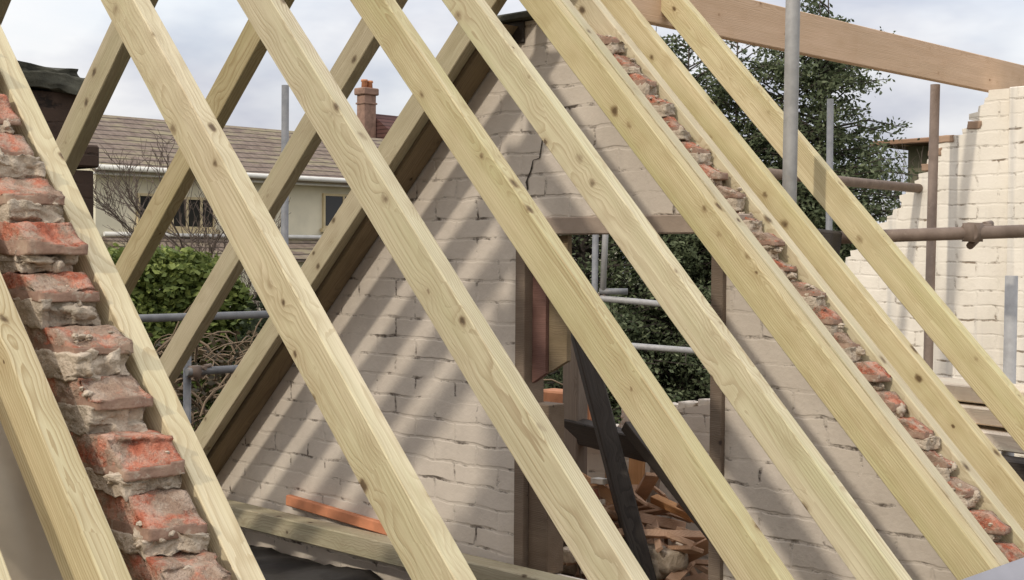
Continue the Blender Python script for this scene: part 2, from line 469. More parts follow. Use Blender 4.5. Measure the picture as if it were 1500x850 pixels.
# ridge board
mb = MB(); mb.box(-.0215, .0195, 2.2, 6.3, -.207, -.031, .003)
me = mb.mesh('ridge_board')
me.transform(Matrix.Rotation(-math.pi/2, 4, 'Z'))        # length along local X for the grain
o = bpy.data.objects.new('ridge_board', me); COL.objects.link(o); me.materials.append(RIDGEW)
o.rotation_euler = (0, 0, math.pi/2)
tag(o, 'long brown timber ridge board sloping across the top right, resting on the cream gable', 'ridge board')
mb = MB(); mb.box(-.0215, .0195, -1.2, 2.19, -.207, -.031, .003)
me = mb.mesh('ridge_board')
me.transform(Matrix.Rotation(-math.pi/2, 4, 'Z'))
o = bpy.data.objects.new('ridge_board', me); COL.objects.link(o); me.materials.append(RIDGEW)
o.rotation_euler = (0, 0, math.pi/2)
tag(o, 'near length of ridge board hidden above the top edge, joining the crossing rafters', 'ridge board')

# ------------------------------------------------------------------ rough stepped brickwork
def rough_block(bm, x0, x1, y0, y1, z0, z1, seed, amp=.010, cuts=7, rake=0.05, mi=0, freq=14, face=None):
    """broken block; with FACE the lower outer face stays flat (that material) and the upper edge is fractured back"""
    b2 = bmesh.new()
    bmesh.ops.create_cube(b2, size=1.0)
    bmesh.ops.subdivide_edges(b2, edges=b2.edges[:], cuts=cuts, use_grid_fill=True)
    sl = noise.noise(Vector((seed*1.37, .3, .7)))
    hh = .34 + .22*noise.noise(Vector((seed*2.11, 1.3, .2)))
    flat = {}
    for v in b2.verts:
        u = v.co + Vector((.5, .5, .5))
        x = x0 + (x1-x0)*u.x; y = y0 + (y1-y0)*u.y; z = z0 + (z1-z0)*u.z
        q = Vector((x*freq+seed*3.1, y*freq+seed*1.7, z*freq-seed))
        nv = noise.noise_vector(q)*amp + noise.noise_vector(q*2.3)*amp*.7 + noise.noise_vector(q*5.5)*amp*.4 + noise.noise_vector(q*12)*amp*.2
        fac = (noise.cell(q*1.6)-.5)*amp*.9
        k = .35 + .65*u.x
        if face is None:
            x -= (rake*(u.z-.5) + rake*1.2*sl*(u.y-.5))*u.x
        else:
            line = hh + .16*noise.noise(Vector((seed*3.3, u.y*3.0, .5))) + .3*sl*(u.y-.5)
            t = max(0.0, (u.z-line)/(1-line))
            x -= (rake*(t**.75) + rake*.5*sl*(u.y-.5))*u.x
            if u.z < line and u.x > .9: k *= .22; fac *= .1
            flat[v.index] = u.z < line
        v.co = Vector((x + (nv.x + fac)*k, y + nv.y*.45, z + nv.z*.8*k))
    for f in b2.faces:
        f.material_index = mi if face is None or not all(flat[v.index] for v in f.verts) else face
        f.smooth = True
    tmp = bpy.data.meshes.new('t'); b2.to_mesh(tmp); b2.free()
    bm.from_mesh(tmp); bpy.data.meshes.remove(tmp)

def lump(bm, c, r, seed, mi=1, amp=.35):
    b2 = bmesh.new(); bmesh.ops.create_icosphere(b2, subdivisions=3, radius=1)
    for v in b2.verts:
        d = v.co.copy(); q = d*1.3 + Vector((seed*2.3, seed*.7, -seed))
        k = 1 + amp*noise.noise(q) + amp*.6*noise.noise(q*2.6) + amp*.3*noise.noise(q*6)
        v.co = Vector((c[0]+d.x*r[0]*k, c[1]+d.y*r[1]*k, c[2]+d.z*r[2]*k))
    tmp = bpy.data.meshes.new('t'); b2.to_mesh(tmp); b2.free()
    n0 = len(bm.faces); bm.from_mesh(tmp); bpy.data.meshes.remove(tmp)
    bm.faces.ensure_lookup_table()
    for f in bm.faces[n0:]: f.material_index = mi; f.smooth = True

def stepped_edge(root, y0, y1, ztop, zbot, h, off, seed, jit=.02, fine=9):
    rg = random.Random(seed)
    bb, bmort = bmesh.new(), bmesh.new()
    z = ztop; k = 0
    while z > zbot:
        xo = (-z-off)/TF
        a = rg.uniform(-jit, jit*.4)
        gap = rg.uniform(.016, .036)
        ya = y0 + rg.uniform(0, .012); yb_ = y1 - rg.uniform(0, .010)
        rough_block(bb, xo-.125, xo+.066+a, ya, yb_, z-h+gap, z-rg.uniform(0,.006), seed+k, rg.uniform(.006, .010), fine, rg.uniform(.035, .075), face=1)
        # bed joint bulging out, with crumbs of old mortar stuck over the brick ends
        rough_block(bmort, xo-.13, xo+.072+rg.uniform(-.034, .010), y0+.004, y1-.006, z-h-.006, z-h+gap+.004, seed+k+50, .011, fine, .0, freq=20)
        for j in range(rg.choice((2, 3, 3, 4))):
            cy = rg.uniform(y0+.015, y1-.015); w_ = (y1-y0)
            f = rg.random()
            lump(bmort, (xo + .02 + rg.uniform(-.02, .02) + f*.012, cy, z-h+gap*.6+rg.uniform(-.006,.016)), (rg.uniform(.015,.03), rg.uniform(.10,.30)*w_, rg.uniform(.008,.017)), seed*3+k*5+j, amp=.55)
        for j in range(9):
            cy = rg.uniform(y0+.005, y1-.005); r = rg.uniform(.003, .008)
            lump(bmort, (xo+.045+a-.04*rg.random(), cy, z-h+gap+rg.uniform(-.012, .035)), (r, r*rg.uniform(.8,1.8), r*.8), seed*7+k*11+j, amp=.6)
        z -= h*rg.uniform(.95, 1.06); k += 1
    bmesh.ops.recalc_face_normals(bb, faces=bb.faces[:]); bmesh.ops.recalc_face_normals(bmort, faces=bmort.faces[:])
    me = bpy.data.meshes.new('broken_brickwork'); bb.to_mesh(me); bb.free()
    link('broken_brickwork', me, [REDBRICK, BRICKFACE], root)
    me = bpy.data.meshes.new('mortar'); bmort.to_mesh(me); bmort.free()
    link('mortar', me, MORTAR, root)

def gable_outline(zb, xl, xr, offf, offb, ztop, step):
    """stepped outline, going round from bottom left up the rear slope and down the near slope"""
    pts = [(xl, zb)]
    z = -(-xl)*TB - offb
    # rear slope
    zs = math.floor(z/step)*step
    x = xl
    pts.append((x, zs))
    while zs + step < ztop:
        nx = (zs+step+offb)/TB
        pts.append((nx, zs)); zs += step; pts.append((nx, zs))
    xt = (ztop+offb)/TB
    pts.append((xt, zs)); pts.append((xt, ztop))
    xt2 = -(ztop+offf)/TF
    pts.append((xt2, ztop))
    zs = math.floor(ztop/step)*step
    pts.append((xt2, zs))
    while True:
        nx = -(zs+offf)/TF
        if nx > xr: break
        pts.append((nx, zs)); zs -= step; pts.append((nx, zs))
    pts.append((xr, zs)); pts.append((xr, zb))
    out = [pts[0]]
    for q in pts[1:]:
        if (q[0]-out[-1][0])**2 + (q[1]-out[-1][1])**2 > 1e-8: out.append(q)
    return out

def wall_with_opening(pts, y0, y1, hole):
    """closed stepped wall with a door opening cut through it"""
    me = MB().prism(pts, 'y', y0, y1).mesh('w')
    o = bpy.data.objects.new('tmpw', me); COL.objects.link(o)
    mc = MB().box(hole[0], hole[1], y0-.2, y1+.2, hole[2], hole[3]).mesh('c')
    c = bpy.data.objects.new('tmpc', mc); COL.objects.link(c)
    md = o.modifiers.new('b', 'BOOLEAN'); md.operation = 'DIFFERENCE'; md.object = c; md.solver = 'EXACT'
    dg = bpy.context.evaluated_depsgraph_get()
    res = bpy.data.meshes.new_from_object(o.evaluated_get(dg))
    bpy.data.objects.remove(o); bpy.data.objects.remove(c)
    return res

# near party wall (half brick) between the first two rafters
PY0, PY1 = -.318, -.206
party = empty('party_wall', (0, PY0, GROUND), 'jagged red brick wall end with mortar lumps rising between the two leftmost rafters', 'brick wall')
pts = gable_outline(GROUND, -2.2, 2.2, .20, .22, -.35, .08)
MB().prism(pts, 'y', PY0+.004, PY1-.004).build('wall_body', PARTYB, party)
stepped_edge(party, PY0, PY1, -.62, -1.95, .083, -.012, 3, .03, 15)

# white gable wall
YW = 2.08
gab = empty('gable_wall', (0, YW, GROUND), 'whitewashed brick gable with a tall open doorway, striped by rafter shadows', 'brick wall')
pts = gable_outline(GROUND, -2.2, 2.25, .20, .035, -.26, .0375)
me = wall_with_opening(pts, YW, YW+.07, (-.125, .766, -2.20, -.948))
link('wall_body', me, WHITEBRICK, gab)
stepped_edge(gab, YW+.004, YW+.068, -.33, -2.1, .075, .085, 60, .025)
# stepped crack above the doorway
bm = bmesh.new()
cr = [(-.012,-.62),(-.014,-.68),(-.026,-.742),(-.058,-.748),(-.066,-.78),(-.088,-.82),(-.082,-.85),(-.105,-.858)]
wd = [.002,.003,.004,.003,.006,.007,.004,.002]
L_, R_ = [], []
for (x, z), q in zip(cr, wd):
    L_.append(bm.verts.new((x-q*.8, YW-.0025, z-q*.5))); R_.append(bm.verts.new((x+q*.8, YW-.0025, z+q*.5)))
for i in range(len(cr)-1): bm.faces.new([L_[i], R_[i], R_[i+1], L_[i+1]])
me = bpy.data.meshes.new('crack'); bm.to_mesh(me); bm.free()
link('crack', me, m_plain('crack_dark', (.05,.04,.03), .95), gab)
lin = MB(); lin.box(-.18, .82, YW-.012, YW+.066, -1.008, -.9485, .004); lin.build('lintel', CONC, gab)
# door lining
mb = MB(); mb.box(-.1245, -.078, YW-.020, YW+.085, -2.195, -1.010, .003); mb.build('jamb_post', BROWNW, gab)
mb = MB(); mb.box(-.076, .018, YW+.004, YW+.09, -2.195, -1.60, .003); mb.build('jamb_post', BROWNW, gab)
mb = MB(); mb.prism([(-.076,-1.010),(-.012,-1.010),(-.012,-1.492),(-.076,-1.530)], 'y', YW+.020, YW+.042); mb.build('jamb_board', REDW, gab)
mb = MB(); mb.prism([(-.009,-1.010),(.075,-1.010),(.075,-1.445),(-.009,-1.490)], 'y', YW+.034, YW+.056); tag(mb.build('jamb_board', BROWND, gab), 'darker brown board beside the reddish one')
mb = MB(); mb.box(.721, .7655, YW-.020, YW+.06, -2.195, -1.010, .003); mb.build('jamb_post', BROWNW, gab)
mb = MB(); mb.box(-.32, .05, YW-.03, YW+.14, -.257, -.228, .006); mb.build('capping', SLATE, gab)
mb = MB(); mb.box(-.26, -.10, YW-.012, YW-.001, -.335, -.2575, .004); mb.build('timber_packer', OLDW, gab)

# far cream gable
YF = 5.36
far = empty('far_gable_wall', (0, YF, GROUND), 'sunlit cream painted brick gable with a ragged stepped left edge, far right', 'brick wall')
edge = [(.06,-.212),(.035,-.25),(.0,-.29),(-.03,-.33),(-.04,-.39),(-.09,-.41),(-.125,-.445),(-.20,-.455),(-.235,-.475),(-.238,-.53),(-.272,-.545),(-.285,-.61),(-.335,-.632),(-.36,-.70),(-.42,-.745),(-.472,-.83),(-.535,-.885),(-.58,-.93),(-.66,-1.005),(-.74,-1.075),(-.86,-1.20),(-.96,-1.28),(-1.1,-1.42),(-1.5,-1.80),(-2.2,-2.45)]
rg = random.Random(5)
def edge_x(z):
    for (xa, za), (xb, zb) in zip(edge, edge[1:]):
        if zb <= z <= za: return xa + (xb-xa)*(za-z)/max(za-zb, 1e-6)
    return edge[-1][0]
tooth = []
z = -.212
while z > -2.4:
    zn = z - .0375
    x = edge_x((z+zn)/2) + rg.uniform(-.022, .016)
    tooth += [(x + rg.uniform(-.006,.006), z - (.004 if z < -.22 else 0)), (x, zn + .004)]
    z = zn
pts = [(-2.2, GROUND), (-2.2, -2.45)] + tooth[::-1] + [(1.2, -.212), (1.2, GROUND)]
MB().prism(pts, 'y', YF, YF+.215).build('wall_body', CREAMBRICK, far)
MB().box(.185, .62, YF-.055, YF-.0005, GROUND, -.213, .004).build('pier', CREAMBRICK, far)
bm = bmesh.new()
for k, (x, z) in enumerate(((-.165,-.44),(-.225,-.505),(-.01,-.375),(-.262,-.585))):
    rough_block(bm, x-.05, x+.03, YF-.006, YF+.12, z-.03, z+.008, 200+k, .008, 5, 0)
me = bpy.data.meshes.new('broken_brick_ends'); bm.to_mesh(me); bm.free(); link('broken_brick_ends', me, m_plain('exposed_brick', (.36,.24,.16), .9), far)

# ------------------------------------------------------------------ plate beam, floor sheet, wood offcut
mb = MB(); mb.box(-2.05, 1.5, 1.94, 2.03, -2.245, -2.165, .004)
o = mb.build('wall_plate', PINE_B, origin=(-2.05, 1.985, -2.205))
tag(o, 'pale horizontal timber plate lying along the foot of the white gable', 'timber')
mb = MB(); mb.beam((-1.45, 2.055, -2.118), (-.78, 2.055, -2.150), .028, .045)
o = mb.build('wood_offcut', m_plain('orange_offcut', (.52,.21,.105), .8, 0, .25, 10), origin=(-1.45, 2.055, -2.12))
tag(o, 'orange split timber offcut lying on the plate against the gable foot', 'timber')

def sheet(name, fx, fy, nx, ny, f, mat, thick=.003, parent=None):
    bm = bmesh.new()
    g = [[bm.verts.new(f(i/nx, j/ny)) for j in range(ny+1)] for i in range(nx+1)]
    for i in range(nx):
        for j in range(ny):
            bm.faces.new([g[i][j], g[i+1][j], g[i+1][j+1], g[i][j+1]]).smooth = True
    bmesh.ops.recalc_face_normals(bm, faces=bm.faces[:])
    bmesh.ops.solidify(bm, geom=bm.faces[:], thickness=thick)
    me = bpy.data.meshes.new(name); bm.to_mesh(me); bm.free()
    return link(name, me, mat, parent)

def f_poly(u, v):
    x = -2.0 + 3.3*u; y = -.15 + 2.2*v
    z = -2.36 + .05*noise.noise(Vector((x*2.2, y*2.2, 1))) + .025*abs(noise.noise(Vector((x*5, y*6, 4)))) + .012*noise.noise(Vector((x*14, y*14, 2)))
    return Vector((x, y, z))
tag(sheet('plastic_sheet', 0, 0, 90, 60, f_poly, BLACKPOLY), 'crumpled black polythene sheet covering the floor below the rafters', 'plastic sheet')
mb = MB(); mb.box(-2.2, 2.2, -.19, 5.34, -2.62, -2.5); mb.build('loft_floor', m_plain('floor_boards', (.16,.12,.085), .9), origin=(0, 2.5, -2.56))
tag(bpy.data.objects['loft_floor'], 'dusty brown loft floor beneath the rafters and debris', 'floor', kind='structure')

def f_canvas(u, v):
    y = -1.15 + .815*u; x = .45 + 1.5*v
    s = x/math.cos(PF)
    off = .165 + .026*math.sin(s*11+y*7+1.2*math.sin(s*3)) + .03*noise.noise(Vector((x*4, y*5, 3))) + .012*abs(noise.noise(Vector((x*13+y*6, y*4, 8))))
    return Vector((x - off*math.sin(PF), y, -x*TF - off*math.cos(PF)))
tag(sheet('canvas_sheet', 0, 0, 40, 60, f_canvas, CANVAS), 'creased grey-beige canvas sheet hanging behind the leftmost long rafter', 'tarpaulin')

def f_felt(u, v):
    y = -1.3 + 4.6*u; x = 1.742 + .62*v
    h = .006 + .003*noise.noise(Vector((x*6, y*3, 0)))
    return Vector((x + h*math.sin(PF), y, -x*TF + h*math.cos(PF)))
tag(sheet('membrane', 0, 0, 120, 14, f_felt, FELT), 'smooth grey eaves membrane covering the rafter feet at the bottom right corner', 'membrane')

# eaves walls under the slopes
for sx, lab in ((1, 'plain brick eaves wall below the near roof slope'), (-1, 'plain brick eaves wall below the rear roof slope')):
    mb = MB(); x0, x1 = (2.2, 2.42) if sx > 0 else (-2.42, -2.2)
    mb.box(x0, x1, -1.2, 5.57, GROUND, -2.62)
    tag(mb.build('eaves_wall', PARTYB), lab, 'brick wall')

# ------------------------------------------------------------------ things beyond the doorway
def beamthing(name, label, cat, a, b, wd, hg, mat, roll=0, group=None):
    a, b = Vector(a), Vector(b); d = b-a
    mb = MB(); L = d.length
    mb.box(0, L, -wd/2, wd/2, -hg/2, hg/2, min(wd, hg)*.08)
    me = mb.mesh(name)
    o = bpy.data.objects.new(name, me); COL.objects.link(o); me.materials.append(mat)
    o.location = a
    q = d.to_track_quat('X', 'Z'); o.rotation_mode = 'QUATERNION'
    from mathutils import Quaternion
    o.rotation_quaternion = q @ Quaternion((1, 0, 0), roll)
    return tag(o, label, cat, group)
beamthing('brace', 'thick dark old timber leaning steeply across the doorway opening', 'timber', (-.43, 2.75, -1.38), (.06, 2.62, -2.40), .075, .115, OLDW, .5)
beamthing('cross_rail', 'dark charred timber lying across behind the leaning brace', 'timber', (-.95, 2.98, -1.80), (-.05, 2.88, -1.86), .06, .10, OLDW, .2)
beamthing('brace', 'thin dark strut slanting down right of the thick leaning timber', 'timber', (-.16, 2.72, -1.74), (.42, 2.62, -2.16), .03, .045, OLDW)
beamthing('post', 'short grey weathered post standing just inside the doorway', 'timber', (-.63, 2.95, -2.5), (-.63, 2.95, -1.40), .07, .09, BROWNW)
mb = MB(); mb.box(-1.02, -.70, 3.12, 3.24, -1.90, -1.69, .008); mb.box(-.72, -.685, 3.10, 3.13, -1.80, -1.68, .004)
tag(mb.build('terracotta_block', TERRA, origin=(-.86, 3.18, -1.9)), 'orange terracotta block sitting on the low wall behind the doorway', 'block')
# low white wall beyond
low = empty('low_wall', (-.4, 3.25, -2.5), 'low whitewashed brick wall stub seen through the right half of the doorway', 'brick wall')
pts = [(-1.35,-2.5),(-1.35,-1.90),(-.66,-1.845),(-.60,-1.77),(-.35,-1.735),(-.12,-1.69),(-.115,-1.60),(.03,-1.585),(.03,-1.66),(.35,-1.68),(.35,-2.5)]
MB().prism(pts, 'y', 3.26, 3.47).build('wall_body', WHITEBRICK, low)
bm = bmesh.new(); rg = random.Random(9)
for k in range(7): rough_block(bm, -.64+k*.105, -.55+k*.105, 3.27, 3.38, -1.80+k*.018, -1.755+k*.018, 300+k, .012, 4, 0)
me = bpy.data.meshes.new('loose_top_bricks'); bm.to_mesh(me); bm.free(); link('loose_top_bricks', me, WHITEBRICK, low)
# heap of laths, boards and rubble
rg = random.Random(21)
labs = []
def lath_in(i, lab, a, b, w_, h_, mat=LATH):
    beamthing('lath', lab, 'timber', a, b, w_, h_, mat, rg.uniform(-.6,.6), 'broken boards heaped beyond the doorway')
lath_in(0, 'orange board sticking out left to right above the broken board heap', (-.56,2.74,-1.93), (-.13,2.70,-2.05), .03, .045)
lath_in(1, 'reddish board standing on end beside the thick leaning timber', (-.28,2.62,-2.0), (-.07,2.5,-2.45), .10, .02, REDW)
lath_in(2, 'pale orange board crossing behind the thin dark strut', (-.20,2.95,-2.06), (.14,2.9,-2.12), .04, .03)
lath_in(3, 'brown board leaning at the lowest left of the heap', (-.60,2.9,-2.02), (-.20,2.6,-2.48), .07, .02, BROWNW)
lath_in(4, 'upright orange board propped at the back of the heap', (-.52,3.08,-1.95), (-.44,3.0,-2.4), .08, .02)
lath_in(5, 'second upright orange board propped beside the first at the back of the heap', (-.41,3.10,-1.93), (-.36,3.02,-2.4), .07, .02)
lath_in(6, 'narrow tan board at right of the propped boards behind the leaning timber', (-.32,3.12,-1.92), (-.30,3.02,-2.4), .05, .02, BROWNW)
mb = MB(); hr = random.Random(91)
for k in range(75):
    c = Vector((hr.uniform(-.75, .12), hr.uniform(2.62, 3.12), -2.42 + .42*hr.random()**.8))
    if c.x > -.1: c.z -= .12
    d = Vector((hr.uniform(-1, 1), hr.uniform(-.8, .8), hr.uniform(-.35, .35))).normalized()*hr.uniform(.07, .22)
    mb.beam(c-d, c+d, hr.uniform(.018, .06), hr.uniform(.008, .02), hr.uniform(-1, 1), .0015)
tag(mb.build('lath_heap', LATH, origin=(-.3, 2.9, -2.45)), 'tangled heap of short orange-brown laths and splinters beyond the doorway', 'timber', kind='stuff')
bm = bmesh.new()
for k in range(70):
    x = rg.uniform(-.95, .45); y = rg.uniform(2.35, 3.2); s = rg.uniform(.03, .085)
    zb = -2.47 + rg.uniform(0, .26)*(1 if x < .1 else .5)
    rough_block(bm, x-s, x+s, y-s*.6, y+s*.6, zb, zb+s*.9, 400+k, .012, 3, 0, mi=rg.choice((0, 0, 1, 2)))
me = bpy.data.meshes.new('rubble'); bm.to_mesh(me); bm.free()
tag(link('rubble', me, [WHITEBRICK, REDBRICK, MORTAR]), 'heap of broken brick and mortar rubble on the floor beyond the doorway', 'rubble', kind='stuff')
for k, (x, y, z, s) in enumerate(((-.50,2.70,-1.90,.03),(-.26,2.70,-1.97,.025),(-.45,2.66,-2.03,.028),(-.20,2.62,-2.16,.03))):
    bm = bmesh.new(); rough_block(bm, x-s*1.6, x+s*1.6, y-s, y+s, z-s*.4, z+s*.4, 500+k, .008, 4, 0)
    me = bpy.data.meshes.new('plaster_lump'); bm.to_mesh(me); bm.free()
    lab = ['white plaster lump beside the left end of the charred cross timber', 'white plaster lump left of the thick leaning timber, above the orange board',
           'flat white plaster piece lying under the orange board', 'flat white plaster piece beside the reddish standing board'][k]
    tag(link('plaster_lump', me, m_plain('plaster%d' % k, (.66,.62,.55), .9)), lab, 'rubble', 'plaster pieces on the board heap')

# stacked timber and clutter low behind the right-hand rafters
for k, (y, z, lab) in enumerate(((3.55,-1.60,'top pale plank of the short stack behind the lower right rafters'), (3.50,-1.672,'middle pale plank of the short stack behind the lower right rafters'), (3.45,-1.75,'bottom pale plank of the short stack behind the lower right rafters'))):
    beamthing('plank', lab, 'timber', (.25, y+.25, z), (1.7, y-.2, z+.02), .24, .062, wood('plank%d' % k, (.78,.65,.49), (.64,.51,.38), (.74,.61,.45), (.15,.1,.06), .5), 0, 'planks stacked behind the lower right rafters')
beamthing('bearer', 'dark timber bearer under the stacked pale planks at lower right', 'timber', (.35, 3.42, -1.83), (1.7, 3.14, -1.82), .10, .09, OLDW)
bm = bmesh.new(); rg = random.Random(77)
for k in range(40):
    x = rg.uniform(.7, 1.75); y = rg.uniform(2.75, 3.5); s = rg.uniform(.02, .06)
    zb = -1.97 + rg.uniform(0, .10)
    rough_block(bm, x-s, x+s, y-s*.6, y+s*.6, zb, zb+s, 600+k, .012, 3, 0, mi=rg.choice((0, 1, 2, 2)))
me = bpy.data.meshes.new('debris'); bm.to_mesh(me); bm.free()
tag(link('debris', me, [MORTAR, m_plain('debris_brown', (.13,.09,.06), .9), SLATE]), 'dark debris and mortar crumbs below the stacked planks at lower right', 'rubble', kind='stuff')
mb = MB(); mb.box(.55, 2.1, 2.35, 3.6, -2.06, -1.985)
tag(mb.build('deck_board', BROWNW, origin=(1.3, 3, -2.0)), 'brown working board under the debris at lower right', 'board')

# ------------------------------------------------------------------ scaffolding
R_T = .02415
def tube_thing(name, label, pts, mat, group=None, coupler=None, cat='scaffold pole'):
    root = empty(name, pts[0], label, cat, group) if coupler else None
    mb = MB(); mb.tube(pts, R_T, 16)
    if not coupler:
        o = mb.build(name, mat, origin=pts[0]); return tag(o, label, cat, group)
    mb.build('tube', mat, root)
    for c in coupler:
        c = Vector(c)
        m2 = MB(); m2.tube([c+Vector((0,-.03,0)), c+Vector((0,.03,0))], .036, 14)
        m2.tube([c+Vector((.0,.0,-.034)), c+Vector((.0,.0,.034))], .037, 12)
        m2.tube([c+Vector((-.055,.045,.02)), c+Vector((.055,.045,.02))], .012, 8)
        m2.tube([c+Vector((-.02,.02,-.05)), c+Vector((-.02,.085,-.02))], .014, 8)
        m2.tube([c+Vector((.02,.05,.028)), c+Vector((.02,.105,.034))], .012, 8)
        m2.build('coupler', RUSTY, root)
    return root
G1 = 'scaffold tubes round the roof'
tube_thing('scaffold_pole', 'tall bright galvanised scaffold pole rising between the two rightmost rafters past the ridge board', [(.700,2.48,-4.7),(.7345,2.48,-.20),(.735,2.48,-.195)], GALV, G1)
tube_thing('scaffold_pole', 'brown rusty upright pole in front of the cream gable, crossed by two rails', [(-.165,5.1,-4.7),(-.11,5.1,-.195)], RUSTY, G1)
tube_thing('scaffold_pole', 'short grey pole with cut top at the right edge before the cream gable', [(.895,3.75,-4.7),(.916,3.75,-1.146)], GALV, G1)
tube_thing('scaffold_pole', 'faint grey pole standing in front of the dark conifers', [(-2.0,7.22,-4.7),(-2.03,7.25,.063)], DULLTUBE, G1)
tube_thing('scaffold_rail', 'upper brown rail with a rusty coupler at its right end, in front of conifers', [(-.33,3.7,-.692),(-.33,4.622,-.702),(-.33,5.66,-.708)], RUSTY, G1, [(-.30,5.50,-.708)], 'scaffold rail')
tube_thing('scaffold_rail', 'lower brown rail running across the foot of the cream gable', [(.40,3.02,-1.012),(1.3,3.55,-.972)], RUSTY, G1, [(.95,3.345,-.985)], 'scaffold rail')
beamthing('timber_block', 'dark timber block end wedged between the two rightmost rafters at the lower rail', 'timber', (.60,2.62,-1.01), (.80,2.66,-1.035), .10, .085, OLDW)
tube_thing('scaffold_pole', 'grey upright pole standing before the cream house and its tiled roof', [(-3.965,3.86,-4.7),(-3.95,3.857,.002)], DULLTUBE, G1)
tube_thing('scaffold_rail', 'grey ledger tube running in front of the hedge', [(-3.90,1.2,-1.466),(-3.90,4.4,-1.461)], DULLTUBE, G1, [(-3.91,3.86,-1.462)], 'scaffold rail')
tube_thing('scaffold_rail', 'lower grey ledger tube among the dry brambles', [(-3.90,3.10,-1.794),(-3.90,4.6,-1.80)], DULLTUBE, G1, [(-3.91,3.16,-1.795)], 'scaffold rail')
tube_thing('scaffold_pole', 'short grey upright below the ledger among brambles', [(-3.97,3.14,-4.7),(-3.955,3.14,-1.60)], DULLTUBE, G1)
tube_thing('scaffold_pole', 'left grey upright of the close pair seen through the doorway', [(-3.69,6.56,-4.7),(-3.665,6.574,-.5)], DULLTUBE, G1)
tube_thing('scaffold_pole', 'right bright upright of the close pair seen through the doorway', [(-3.62,6.61,-1.36),(-3.60,6.633,-.5)], GALV, G1)
tube_thing('scaffold_rail', 'short grey stub rail at the foot of the bright upright in the doorway', [(-3.64,6.59,-1.352),(-3.48,6.74,-1.35)], DULLTUBE, G1, None, 'scaffold rail')
tube_thing('scaffold_rail', 'upper pale guard rail seen through the middle of the doorway', [(-3.80,6.43,-1.385),(-3.31,6.91,-1.443),(-3.0,7.21,-1.478)], GALV, G1, [(-3.66,6.57,-1.40)], 'scaffold rail')
tube_thing('scaffold_rail', 'lower pale guard rail seen through the middle of the doorway', [(-3.75,6.47,-1.74),(-3.114,7.09,-1.804),(-2.9,7.3,-1.825)], GALV, G1, None, 'scaffold rail')

# ------------------------------------------------------------------ dark brown chimney stack at left
ch = empty('chimney_stack', (-3.35, 1.95, GROUND), 'dark brown brick stack with a mossy slab on top, behind the left rafters', 'chimney')
MB().box(-3.75, -3.21, 1.60, 2.12, GROUND, -.66, .006).build('shaft', DARKBRICK, ch)
MB().box(-3.77, -3.185, 1.585, 2.14, -.645, -.53, .01).build('corbel', DARKBRICK, ch)
MB().box(-3.73, -3.24, 1.61, 2.10, -.53, -.27, .006).build('upper_shaft', DARKBRICK, ch)
bm = bmesh.new(); rough_block(bm, -3.80, -3.20, 1.57, 2.12, -.27, -.185, 71, .03, 10, 0, freq=5); rough_block(bm, -3.72, -3.25, 1.61, 2.06, -.19, -.135, 72, .03, 10, 0, freq=6)
me = bpy.data.meshes.new('slab'); bm.to_mesh(me); bm.free(); link('slab', me, SLATE, ch)

# ------------------------------------------------------------------ cream house
hs = empty('cream_house', (-24, 17, GROUND), 'cream rendered house with weathered brown tiled roof behind the bare tree at left', 'house')
Y0, Y1 = 13.44, 27.0
MB().box(-30, -24, Y0, Y1, GROUND, .80).build('wall', RENDER_, hs)
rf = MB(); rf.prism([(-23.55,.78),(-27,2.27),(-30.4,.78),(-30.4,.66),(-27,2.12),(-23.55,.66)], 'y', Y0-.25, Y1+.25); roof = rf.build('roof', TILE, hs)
MB().tube([(-23.5, Y0-.25, .76), (-23.5, Y1+.2, .76)], .06, 8).build('gutter', PVC, hs)
MB().box(-23.96, -23.62, Y0-.2, Y1+.2, .62, .665).build('soffit', PVC, hs)
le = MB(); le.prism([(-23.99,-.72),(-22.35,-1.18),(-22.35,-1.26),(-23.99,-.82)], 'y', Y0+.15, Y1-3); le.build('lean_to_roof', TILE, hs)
MB().box(-23.985, -22.55, Y0+.3, Y1-3.2, GROUND, -1.24).build('lean_to_wall', RENDER_, hs)
MB().tube([(-23.9, Y0+.15, -.66), (-23.9, Y1-3, -.64)], .05, 8).build('flashing', PVC, hs)
def window(parent, y0, y1, z0, z1, x, mull):
    fr = MB()
    t = .06
    fr.box(x-.06, x+.03, y0, y0+t, z0, z1); fr.box(x-.06, x+.03, y1-t, y1, z0, z1)
    fr.box(x-.058, x+.028, y0+t, y1-t, z0, z0+t); fr.box(x-.058, x+.028, y0+t, y1-t, z1-t, z1)
    for m in mull: fr.box(x-.055, x+.022, y0+m*(y1-y0)-.03, y0+m*(y1-y0)+.03, z0+t, z1-t)
    f = fr.build('window', CREAMTRIM, parent)
    # children are placed from the house's own origin
    MB().box(x-.03, x+.004, y0+.03, y1-.03, z0+.03, z1-.03).build('pane', GLASS, f)
    MB().box(x, x+.10, y0-.08, y1+.08, z0-.10, z0-.004).build('sill', CREAMTRIM, f)
window(hs, 14.43, 14.98, -.50, .26, -23.97, [])
window(hs, 15.28, 16.45, -.52, .22, -23.97, [.36, .68])
window(hs, 19.60, 20.9, -.42, .45, -23.97, [.5])
